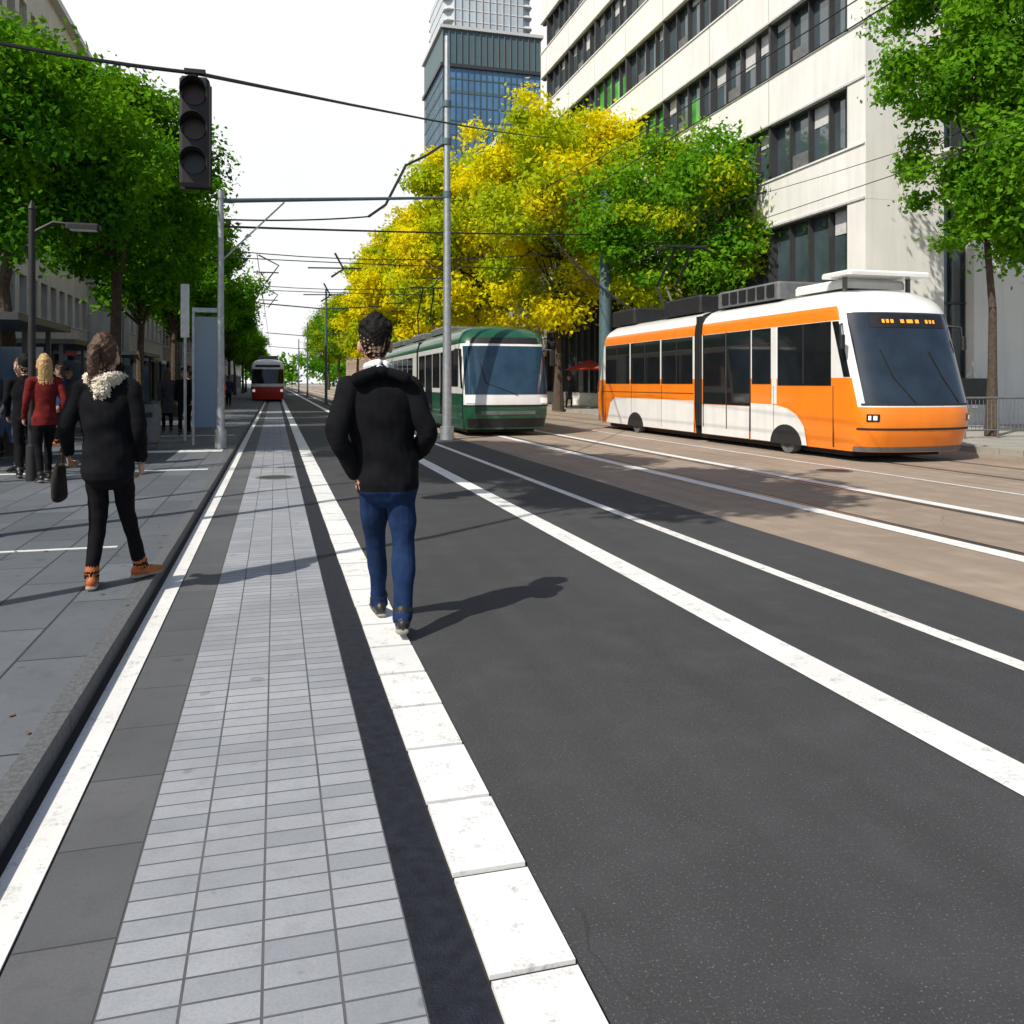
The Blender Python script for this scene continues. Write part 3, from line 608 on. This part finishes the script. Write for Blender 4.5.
# ---------------------------------------------------------------- trams
def interp(tab,z):
    for (a,va),(c,vc) in zip(tab,tab[1:]):
        if z<=c: 
            f=(z-a)/(c-a); return va+(vc-va)*f
    return tab[-1][1]
class Tram:
    def __init__(s,b,X,Y,Lg,W,N,D,n=2.6): s.b=b;s.X=X;s.Y=Y;s.L=Lg;s.W=W;s.N=N;s.D=D;s.n=n
    def pt(s,t,z,off=0,rear=False):
        w=interp(s.W,z); N=interp(s.N,z); a=R(t); sn=math.sin(a); cs=max(0,math.cos(a))
        x=w*math.copysign(abs(sn)**(2/s.n),sn); y=N+s.D*(1-cs**(2/s.n))
        d=Vector((x*.9,y-(N+s.D)*1.0,0)); d=d.normalized()*off if d.length>0 else d
        x+=d.x; y+=d.y
        if abs(t)>=89.9: x=math.copysign(w+off,sn)
        if rear: y=s.L-y
        return (s.X+x,s.Y+y,z)
    def module(s,zs,yend,rear,matfn):
        K=28; rings=[]
        for z in zs:
            r=[s.pt(-90+180*k/K,z,0,rear) for k in range(K+1)]
            w=interp(s.W,z)
            r+= [(s.X+w,s.Y+yend,z),(s.X-w,s.Y+yend,z)]
            rings.append(r)
        n=K+3; groups={}; vs=[p for r in rings for p in r]
        for i in range(len(zs)-1):
            for k in range(n):
                j=(k+1)%n
                if k<K: kind='front' if abs(-90+180*(k+.5)/K)<76 else 'side'
                elif k==K or k==K+2: kind='side'
                else: kind='end'
                q=(i*n+k,i*n+j,i*n+n+j,i*n+n+k)
                if rear: q=q[::-1]
                groups.setdefault(matfn((zs[i]+zs[i+1])/2,kind),[]).append(q)
        o=len(s.b.v); s.b.v.extend(vs)
        for m,fs in groups.items():
            mi=s.b.mi(m)
            for f in fs: s.b.f.append(tuple(o+a for a in f)); s.b.m.append(mi)
        top=tuple(o+(len(zs)-1)*n+k for k in range(n)); bot=tuple(o+k for k in range(n))[::-1]
        if rear: top,bot=top[::-1],bot[::-1]
        s.b.f.append(top); s.b.m.append(s.b.mi(matfn(zs[-1],'roof'))); s.b.f.append(bot); s.b.m.append(s.b.mi('black'))
    def arc(s,t0,t1,z0,z1,m,off=.012,rear=False,nt=16,nz=8):
        vs=[];fs=[]
        for i in range(nz+1):
            for k in range(nt+1):
                vs.append(s.pt(t0+(t1-t0)*k/nt,z0+(z1-z0)*i/nz,off,rear))
        for i in range(nz):
            for k in range(nt): a=i*(nt+1)+k; q=(a,a+1,a+nt+2,a+nt+1); fs.append(q if t1>t0 else q[::-1])
        s.b.add(vs,fs,m)
    def side(s,y0,y1,z0,z1,m,off=.01,sides=(-1,1)):
        for sd in sides:
            x=s.X+sd*(1.25+off); xi=s.X+sd*1.24
            s.b.box(min(x,xi),max(x,xi),s.Y+y0,s.Y+y1,z0,z1,m)
    def poly(s,pts,m,off=.006,sides=(-1,1)):
        for sd in sides:
            x=s.X+sd*(1.25+off); s.b.add([(x,s.Y+p[0],p[1]) for p in pts],[tuple(range(len(pts)))],m)
WT=[(.2,1.2),(.6,1.24),(.9,1.25),(2.75,1.25),(3.0,1.22),(3.15,1.14),(3.28,.98),(3.36,.75),(3.4,.4)]
def orange_tram():
    b=MB(); NT=[(.2,.2),(.6,.03),(.95,0),(1.2,.08),(2.9,.62),(3.1,.75),(3.28,1.0),(3.36,1.25),(3.4,1.7)]
    T=Tram(b,11.75,13.15,14.2,WT,NT,.62)
    zs=[.2,.28,.45,.6,.78,.9,1.05,1.2,1.35,1.6,1.9,2.3,2.72,2.8,2.9,3.0,3.08,3.15,3.22,3.28,3.33,3.36,3.4]
    def mf(z,k):
        if k=='roof': return 'twhite'
        if k=='end': return 'rubber'
        if k=='front': return 'orange' if z<1.0 else 'twhite'
        if z<1.6: return 'orange'
        if z<2.72: return 'twhite'
        if z<3.0: return 'orange'
        return 'twhite'
    T.module(zs,6.45,False,mf); T.module(zs,6.85,True,mf)
    for i in range(5):
        y=T.Y+6.46+i*.078; b.box(T.X-1.2+.03*(i%2),T.X+1.2-.03*(i%2),y,y+.075,.4,3.22,'rubber')
    T.arc(-64,64,1.12,2.86,'wglass',.012); T.arc(-36,36,2.56,2.82,'black',.02,nz=2)
    for k in range(11):
        if k in (3,7): continue
        t=-22+k*4.1; T.arc(t,t+2.6,2.65,2.72,'amber',.026,nt=2,nz=2)
    T.arc(-70,70,1.08,1.12,'rubber',.013,nz=1)
    T.arc(-80,80,.62,.66,'rubber',.012,nz=1); T.arc(-80,80,.21,.30,'tgrey',.015,nz=1)
    for sg in (-1,1):
        T.arc(sg*46,sg*64,.78,.92,'tglass',.014,nt=6,nz=2); T.arc(sg*49,sg*54,.81,.89,'lamp',.022,nt=4,nz=2); T.arc(sg*57,sg*61,.81,.89,'lamp',.022,nt=4,nz=2)
    b.tube([T.pt(-8,1.14,.03),T.pt(-22,1.6,.03),T.pt(-30,2.15,.03)],.012,'rubber',5); b.tube([T.pt(30,1.14,.03),T.pt(16,1.6,.03),T.pt(8,2.1,.03)],.012,'rubber',5)
    for sg in (-1,1): T.arc(sg*79,sg*90,1.62,2.70,'tglass',.010,nt=4,nz=6)
    T.side(1.22,3.05,1.45,2.71,'tglass')
    for y0,y1 in ((3.32,4.08),(4.18,5.2),(5.26,6.35),(6.95,8.8),(8.9,10.95),(11.05,13.0)):
        T.side(y0,y1,1.48 if y0 not in (4.18,5.26) else .98,2.71,'tglass')
        T.side(y0+.0,y1-.0,2.36,2.385,'rubber',.014)
    for y0 in (4.14,5.2,6.35): T.side(y0,y0+.03,.4,2.72,'rubber',.016)
    for y in (2.1,7.85,9.9,12.0): T.side(y,y+.04,1.48,2.70,'rubber',.013)
    T.side(3.1,3.28,1.04,2.72,'twhite',.008)
    sk=[(2.0,.22),(2.1,.6),(2.35,.83),(2.7,.96),(3.2,1.03),(4.13,1.04),(4.13,.22)]
    T.poly(sk,'twhite'); T.poly([(4.2,.22),(4.2,.96),(6.44,.96),(6.44,.22)],'twhite',.007); T.poly([(6.88,.22),(6.88,1.04),(12.2,1.04),(12.6,.85),(12.9,.22)],'twhite')
    for y in (1.15,3.2,8.8,10.9,13.05): T.side(y,y+.012,.25,1.44,'rubber',.009)
    T.side(6.9,13.3,1.22,1.235,'rubber',.008)
    for yc in (2.75,10.6):
        T.poly([(yc+.58*math.cos(R(a)),.2+.42*math.sin(R(a))) for a in range(0,181,12)],'rubber',.012)
        for sd in (-1,1): b.disc((T.X+sd*1.12,T.Y+yc,.28),.27,(1,0,0),'tgrey',22,.18); b.disc((T.X+sd*1.2,T.Y+yc,.28),.12,(1,0,0),'black',14,.1)
    b.box(T.X-1.0,T.X+1.0,T.Y+.9,T.Y+13.2,.08,.21,'black')
    b.bbox(T.X-.75,T.X+.75,T.Y+1.5,T.Y+3.2,3.41,3.6,'twhite',.06)
    b.bbox(T.X-.95,T.X+.95,T.Y+3.5,T.Y+6.2,3.38,3.78,'tgrey',.05)
    b.bbox(T.X-.9,T.X+.9,T.Y+7.2,T.Y+9.4,3.38,3.85,'black',.05); b.bbox(T.X-.95,T.X+.95,T.Y+11.4,T.Y+13.2,3.36,3.85,'black',.05)
    for k in range(6): b.box(T.X-.98,T.X-.952,T.Y+3.65+k*.4,T.Y+3.93+k*.4,3.45,3.72,'black')
    b.bbox(T.X-1.0,T.X+.9,T.Y+1.0,T.Y+1.9,3.62,3.72,'twhite',.04)
    for sx in (-.8,.7): b.box(T.X+sx,T.X+sx+.06,T.Y+1.4,T.Y+1.48,3.34,3.62,'tgrey')
    y=T.Y+10.0
    for sx in (-.45,.45):
        b.tube([(T.X+sx,y,3.45),(T.X+sx*.7,y+1.1,4.5),(T.X+sx*.6,y-.1,5.5)],.045,'black',6)
    b.tube([(T.X,y+.3,3.5),(T.X,y+1.1,4.5)],.035,'tgrey',6)
    b.box(T.X-.55,T.X+.55,y-.4,y+.5,3.42,3.5,'black')
    b.tube([(T.X-.9,y-.1,5.42),(T.X-.65,y-.1,5.56),(T.X+.65,y-.1,5.56),(T.X+.9,y-.1,5.42)],.045,'black',6)
    for sd in (-1,1):
        b.tube([(T.X+sd*1.2,T.Y+.95,2.65),(T.X+sd*1.4,T.Y+.75,2.6),(T.X+sd*1.4,T.Y+.72,2.4)],.02,'black',6)
        b.bbox(T.X+sd*1.4-.05,T.X+sd*1.4+.05,T.Y+.64,T.Y+.74,2.15,2.42,'black',.02)
    b.build('orange_tram',smooth=30)
orange_tram()
def green_tram():
    b=MB(); NT=[(.2,.2),(.6,.03),(.95,0),(1.2,.04),(2.75,.38),(3.0,.5),(3.15,.65),(3.28,.9),(3.36,1.2),(3.4,1.6)]
    T=Tram(b,6.3,22.9,24,[(z*.94 if z>2 else z,w) for z,w in WT],[(z*.94 if z>2 else z,w) for z,w in NT],.5,3.0)
    zs=[.2,.28,.45,.6,.86,1.1,1.2,1.5,1.9,2.2,2.5,2.62,2.75,2.9,2.96,3.02,3.08,3.12,3.16,3.2]
    def mf(z,k):
        if k=='end': return 'rubber'
        if k=='roof': return 'tgrey'
        if z<.86: return 'tgreen'
        if z>2.62: return 'tgreen'
        if k=='side' and z<1.2: return 'tgreen'
        return 'twhite'
    T.module(zs,8,False,mf); T.module(zs,8.4,True,mf)
    for i in range(5):
        y=T.Y+8.01+i*.078; b.box(T.X-1.18+.03*(i%2),T.X+1.18-.03*(i%2),y,y+.075,.4,3.0,'rubber')
    T.arc(-68,68,1.18,2.55,'wglassb',.012); T.arc(-45,45,2.62,2.8,'black',.012,nz=2)
    T.arc(-78,78,.84,.89,'rubber',.013,nz=1); T.arc(-60,60,.25,.5,'black',.013,nz=2); T.arc(-30,30,.62,.72,'tgrey',.013,nz=1)
    for sg in (-1,1):
        T.arc(sg*40,sg*66,.94,1.08,'lamp',.02,nt=6,nz=2); T.arc(sg*79,sg*90,1.35,2.45,'tglass',.010,nt=4,nz=4)
    b.tube([T.pt(5,1.17,.03),T.pt(-20,1.5,.03),T.pt(-28,2.1,.03)],.012,'rubber',5)
    T.side(.95,2.2,1.4,2.46,'tglass')
    y=2.4
    while y<22.5:
        if not 7.0<y<8.4: T.side(y,y+1.25,1.35 if int(y*10)%3 else .55,2.46,'tglass')
        y+=1.38
    for yc in (2.9,14,20):
        T.poly([(yc+.6*math.cos(R(a)),.2+.4*math.sin(R(a))) for a in range(0,181,12)],'rubber',.012)
    b.box(T.X-1.0,T.X+1.0,T.Y+.9,T.Y+23,.08,.21,'black')
    for y0,y1 in ((5,7.4),(9,12),(14,18)): b.bbox(T.X-.9,T.X+.9,T.Y+y0,T.Y+y1,3.16,3.4,'tgrey',.05)
    for sd in (-1,1):
        b.tube([(T.X+sd*1.2,T.Y+.7,2.45),(T.X+sd*1.42,T.Y+.5,2.45)],.025,'black',6); b.bbox(T.X+sd*1.42-.06,T.X+sd*1.42+.06,T.Y+.44,T.Y+.56,2.0,2.45,'black',.02)
    y=T.Y+13
    for sx in (-.4,.4): b.tube([(T.X+sx,y,3.2),(T.X+sx*.7,y+1.1,4.4),(T.X+sx*.6,y-.1,5.55)],.03,'black',6)
    b.tube([(T.X-.8,y-.1,5.55),(T.X+.8,y-.1,5.55)],.03,'black',6)
    b.build('green_tram',smooth=30)
green_tram()
def red_tram():
    b=MB(); NT=[(.2,.15),(.95,0),(1.2,.04),(2.75,.3),(3.15,.5),(3.4,1.2)]
    T=Tram(b,-.55,70,20,WT,NT,.45,3.2)
    Z=[.2,.6,1.2,1.5,2.0,2.5,2.75,3.0,3.15,3.28,3.36,3.4]
    fn=lambda z,k:'tred' if z<1.3 else 'twhite'
    T.module(Z,10,False,fn); T.module(Z,10.01,True,fn)
    T.arc(-70,70,1.45,2.6,'tglass',.015); T.arc(-40,40,2.75,2.95,'black',.015)
    for sg in (-1,1): T.arc(sg*40,sg*60,.8,1.0,'lamp',.02)
    for k in range(10): T.side(1.2+k*1.8,2.8+k*1.8,1.5,2.5,'tglass')
    b.box(T.X-1,T.X+1,T.Y+.8,T.Y+19,.1,.21,'black'); b.bbox(T.X-.8,T.X+.8,T.Y+3,T.Y+7,3.38,3.75,'tgrey',.05)
    b.build('red_tram',smooth=30)
red_tram()
# ---------------------------------------------------------------- poles, wires, street furniture
PX=-1.12
b=MB(); b.tube([(PX,19.2,.1),(PX,19.2,5.5)],[.085,.06],'steel',12); b.tube([(PX,19.2,.1),(PX,19.2,.5)],.12,'steel',12)
b.tube([(PX,19.2,5.45),(PX,19.2,5.6)],.075,'steel',12); b.tube([(PX,19.2,5.4),(4.4,22.6,6.5)],[.05,.035],'polegreen',8)
b.tube([(PX,19.2,4.1),(.2,20.,5.6)],.02,'steel',6); b.build('catenary_pole')
b=MB(); b.tube([(4.4,22.2,0),(4.4,22.2,5),(4.4,22.2,10.7)],[.13,.10,.07],'steel',14); b.tube([(4.4,22.2,0),(4.4,22.2,.35)],.19,'steel',14)
for h in (6.5,7.9,8.9): b.tube([(4.4,22.2,h-.08),(4.4,22.2,h+.08)],.12,'polegreen',12)
b.build('catenary_pole')
b=MB(); b.tube([(12.75,31.8,.0),(12.75,31.8,9.1)],[.27,.22],'polegreen',16); b.tube([(12.75,31.8,9.1),(12.75,31.8,9.25)],[.24,.1],'polegreen',16)
for h in (6.9,7.4): b.tube([(12.75,31.8,h),(12.75,31.8,h+.12)],.29,'black',16)
b.build('catenary_pole')
for yv in (60,95,130): 
    b=MB(); b.tube([(3.4,yv,0),(3.4,yv,8)],[.1,.07],'polegreen',8); b.tube([(3.4,yv,6.6),(7.2,yv,6.9)],.04,'black',6);b.tube([(3.4,yv,7.6),(6.6,yv,6.85)],.02,'black',5); b.tube([(3.4,yv,6.6),(-1,yv,6.9)],.04,'black',6); b.build('catenary_pole')
b=MB()
def wire(p,q,r,sag=.0,m='black',n=10):
    p,q=Vector(p),Vector(q); b.tube([p.lerp(q,i/n)-Vector((0,0,sag*4*(i/n)*(1-i/n))) for i in range(n+1)],r,m,6)
wire((-.77,9.04,4.6),(18.0,50.8,17.0),.022,.2); wire((-2.75,8.6,4.6),(-.77,9.04,4.6),.02,.03)
wire((PX,19.2,4.85),(12.75,31.8,7.45),.028,.05); wire((12.75,31.8,7.3),(18,28.5,8.8),.03,.1)
wire((9.4,28.7,6.75),(11.8,26.6,3.9),.045,.25); b.tube([(4.4,22.2,7.9),(3.9,22.3,7.55),(3.3,22.2,7.2),(3.0,22.1,6.6),(2.75,22.,6.1),(2.3,21.9,5.75)],.035,'black',6)
wire((2.3,21.9,5.75),(PX,19.2,5.0),.02,.05)
for cx in (6.4,11.75): 
    wire((cx,-20,5.6),(cx,33,5.6),.009,.0,n=2); wire((cx,33,5.6),(cx,280,5.6),.012,.0,n=2)
    k=-10
    while k<200: wire((cx,k,6.3),(cx,k+30,6.3),.008,.45,n=8); k+=30
wire((-.55,28,5.6),(-.55,280,5.6),.012,n=2)
for yv in (36,48): wire((-3.9,yv,7.0),(12.7,yv,7.4),.02,.5); wire((-3.9,yv,6.6),(12.7,yv,6.6),.02,.1)
for yv,xx in ((36,-.35),(48,-.35),(36,6.5),(48,6.5)): b.tube([(xx,yv,5.6),(xx+.5,yv,6.3),(xx-.3,yv,6.7)],.03,'black',6); b.tube([(xx-.5,yv,6.0),(xx+.5,yv,6.0)],.025,'black',6)
for yv,xx,zz in ((36,2.4,5.9),(48,2.6,6.0)):
    b.tube([(xx,yv,zz+1.0),(xx+.35,yv,zz+.35),(xx-.15,yv,zz)],.045,'black',6); b.tube([(xx-1.1,yv,zz+.35),(xx+1.1,yv,zz+.4)],.03,'black',6)
b.build('overhead_wire')
b=MB(); x,y,z=-.77,9.04,3.48
H_=1.06
b.bbox(x-.14,x+.14,y-.1,y+.12,z,z+H_,'black',.03)
b.box(x-.15,x+.15,y+.121,y+.135,z-.02,z+H_-.02,'rubber')
for i,(m) in enumerate(('grnlens','amblens','redlens')):
    zz=z+.19+i*.34; b.disc((x,y-.105,zz),.105,(0,1,0),m,24,.02)
    n=18; vs=[];fs=[]
    for k in range(n+1):
        a=R(-20+220*k/n)
        for (rr,yy) in ((.124,y-.10),(.124,y-.32),(.117,y-.32),(.117,y-.10)): vs.append((x+rr*math.cos(a),yy+(.06*(1-math.sin(a)) if yy<y-.2 else 0),zz+rr*math.sin(a)))
    for k in range(n):
        for q in range(4): p=(q+1)%4; fs.append((k*4+q,k*4+p,k*4+4+p,k*4+4+q))
    b.add(vs,fs,'black')
b.tube([(x,y,z+H_-.02),(x,y,z+H_+.09)],.03,'black',8); b.box(x-.1,x+.1,y-.04,y+.04,z+H_+.05,z+H_+.09,'black'); b.build('traffic_signal')
b=MB(); b.tube([(-2.75,8.6,.1),(-2.75,8.6,4.85)],[.09,.07],'steel',12); b.tube([(-2.75,8.6,.1),(-2.75,8.6,.4)],.14,'steel',12); b.build('span_wire_mast')
def lamp(x,y,h,arm):
    b=MB(); b.tube([(x,y,.1),(x,y,.6),(x,y,.62),(x,y,h)],[.085,.08,.055,.045],'black',12)
    b.tube([(x,y,h-.35),(x+arm*.5,y,h-.18),(x+arm,y,h-.2)],[.03,.025,.02],'black',8)
    b.bbox(x+arm-.1,x+arm+.35,y-.1,y+.1,h-.27,h-.18,'black',.03); b.box(x+arm-.05,x+arm+.3,y-.07,y+.07,h-.285,h-.271,'framel')
    b.tube([(x,y,h),(x,y,h+.12)],[.06,.01],'black',10); b.build('street_lamp')
lamp(-3.36,13.6,4.0,.55)
b=MB()
b.box(-1.75,-1.25,20.4,20.46,.5,3.0,'glassb'); b.box(-1.8,-1.75,20.38,20.48,.1,3.1,'steel'); b.box(-1.25,-1.2,20.38,20.48,.1,3.1,'steel'); b.box(-1.8,-1.2,20.38,20.48,3.1,3.2,'steel'); b.build('information_panel',smooth=0)
b=MB(); b.tube([(-2.1,22,.1),(-2.1,22,3.9)],.035,'steel',10); b.bbox(-2.2,-2.0,21.93,21.97,2.6,3.9,'signw',.02); b.build('stop_sign_post')
def shelter(x,y,l):
    b=MB()
    for yy in (y,y+l/2,y+l): b.box(x-.04,x+.04,yy-.04,yy+.04,.1,2.5,'frame'); b.box(x+1.3,x+1.38,yy-.04,yy+.04,.1,2.5,'frame')
    b.box(x-.2,x+1.7,y-.2,y+l+.2,2.5,2.62,'frame')
    b.box(x-.01,x+.01,y+.1,y+l-.1,.35,2.3,'glassb'); b.box(x+.15,x+.5,y+.5,y+l-.5,.5,.56,'steel'); b.box(x+.2,x+.24,y+.6,y+.66,.1,.5,'frame'); b.box(x+.2,x+.24,y+l-.66,y+l-.6,.1,.5,'frame')
    b.box(x+.1,x+1.25,y+l+.0,y+l+.03,.35,2.2,'glassb')
    b.build('tram_shelter',smooth=0)
shelter(-6.6,24,5); shelter(-6.2,33,4); shelter(-5.6,15.2,3.2)
def railing(x0,x1,y,h=1.0,base=.13):
    b=MB(); x=x0
    while x<=x1+.01: b.tube([(x,y,base),(x,y,base+h)],.025,'tgrey',8); x+=1.0
    b.tube([(x0,y,base+h),(x1,y,base+h)],.028,'tgrey',8); b.tube([(x0,y,base+.2),(x1,y,base+.2)],.02,'tgrey',8)
    x=x0+.12
    while x<x1: b.tube([(x,y,base+.2),(x,y,base+h)],.009,'tgrey',5); x+=.12
    b.build('pedestrian_railing')
railing(15.4,19.4,17.2); railing(15.2,19.2,27.0)
def bin_(x,y,z=.1):
    b=MB(); b.tube([(x,y,z),(x,y,z+.12),(x,y,z+.14),(x,y,z+.85),(x,y,z+.95)],[.2,.2,.24,.26,.2],'tgrey',18); b.tube([(x,y,z+.95),(x,y,z+1.0)],[.2,.1],'black',18); b.box(x-.12,x+.12,y-.262,y-.24,z+.68,z+.78,'black'); b.build('litter_bin')
bin_(-2.6,19.5); bin_(16.2,19.5,.13)
for i in range(6):
    b=MB(); x,y=15.1,20+i*3.0; b.tube([(x,y,.13),(x,y,.95),(x,y,1.0)],[.06,.05,.02],'black',12); b.tube([(x,y,.8),(x,y,.84)],.06,'steel',12); b.build('bollard')
for x,y in ((16,38),(16.3,43)):
    b=MB(); b.tube([(x,y,.13),(x,y,2.7)],.03,'steel',8); b.tube([(x,y,2.2),(x,y,2.75)],[1.4,.05],'awn',8,cap=False); b.tube([(x,y,.13),(x,y,.2)],.3,'tgrey',12); b.build('parasol')
# ---------------------------------------------------------------- light
az=Vector((-.82,-.57)).normalized(); el=R(46)
S=Vector((az.x*math.cos(el),az.y*math.cos(el),math.sin(el)))
sd=bpy.data.lights.new('sun','SUN'); sd.energy=5.0; sd.angle=R(.5); sd.color=(1,.94,.82)
so=bpy.data.objects.new('sun',sd); sc.collection.objects.link(so); so.rotation_euler=(-S).to_track_quat('-Z','Y').to_euler()
w=bpy.data.worlds.new('World'); sc.world=w; w.use_nodes=True; nt=w.node_tree
bg=nt.nodes['Background']; sky=nt.nodes.new('ShaderNodeTexSky'); sky.sky_type='NISHITA'; sky.sun_disc=False; sky.sun_elevation=el; sky.sun_rotation=math.atan2(S.x,S.y)%(2*math.pi)
sky.air_density=1.0; sky.dust_density=2.0
tc=nt.nodes.new('ShaderNodeTexCoord').outputs['Generated']; sp=nt.nodes.new('ShaderNodeSeparateXYZ'); L(nt,tc,sp.inputs[0])
hz=ramp(nt,sp.outputs['Z'],.45,.62,(1,1,1),(0,0,0)); dr=ramp(nt,mathn(nt,'ADD',mathn(nt,'MULTIPLY',sp.outputs['Y'],.5),.5),.5,.75)
nz=noise_n(nt,tc,2.2,5); cl_=ramp(nt,nz,.3,.7,(9.2,9.25,9.3),(9.9,9.9,9.8))
fac=mathn(nt,'MULTIPLY',hz,mathn(nt,'MULTIPLY',dr,.98))
L(nt,mixc(nt,fac,sky.outputs[0],cl_),bg.inputs['Color']); bg.inputs['Strength'].default_value=.108
# ---------------------------------------------------------------- camera
cd=bpy.data.cameras.new('cam'); cam=bpy.data.objects.new('camera',cd); sc.collection.objects.link(cam); sc.camera=cam
cam.location=(0,0,1.5); cam.rotation_euler=(R(90),0,-R(15.58)); cd.sensor_width=36; cd.lens=36*850/1024; cd.shift_y=-(512-383)/1024; cd.clip_end=5000; cd.clip_start=.05
sc.view_settings.view_transform='Standard'; sc.view_settings.look='None'; sc.view_settings.exposure=0
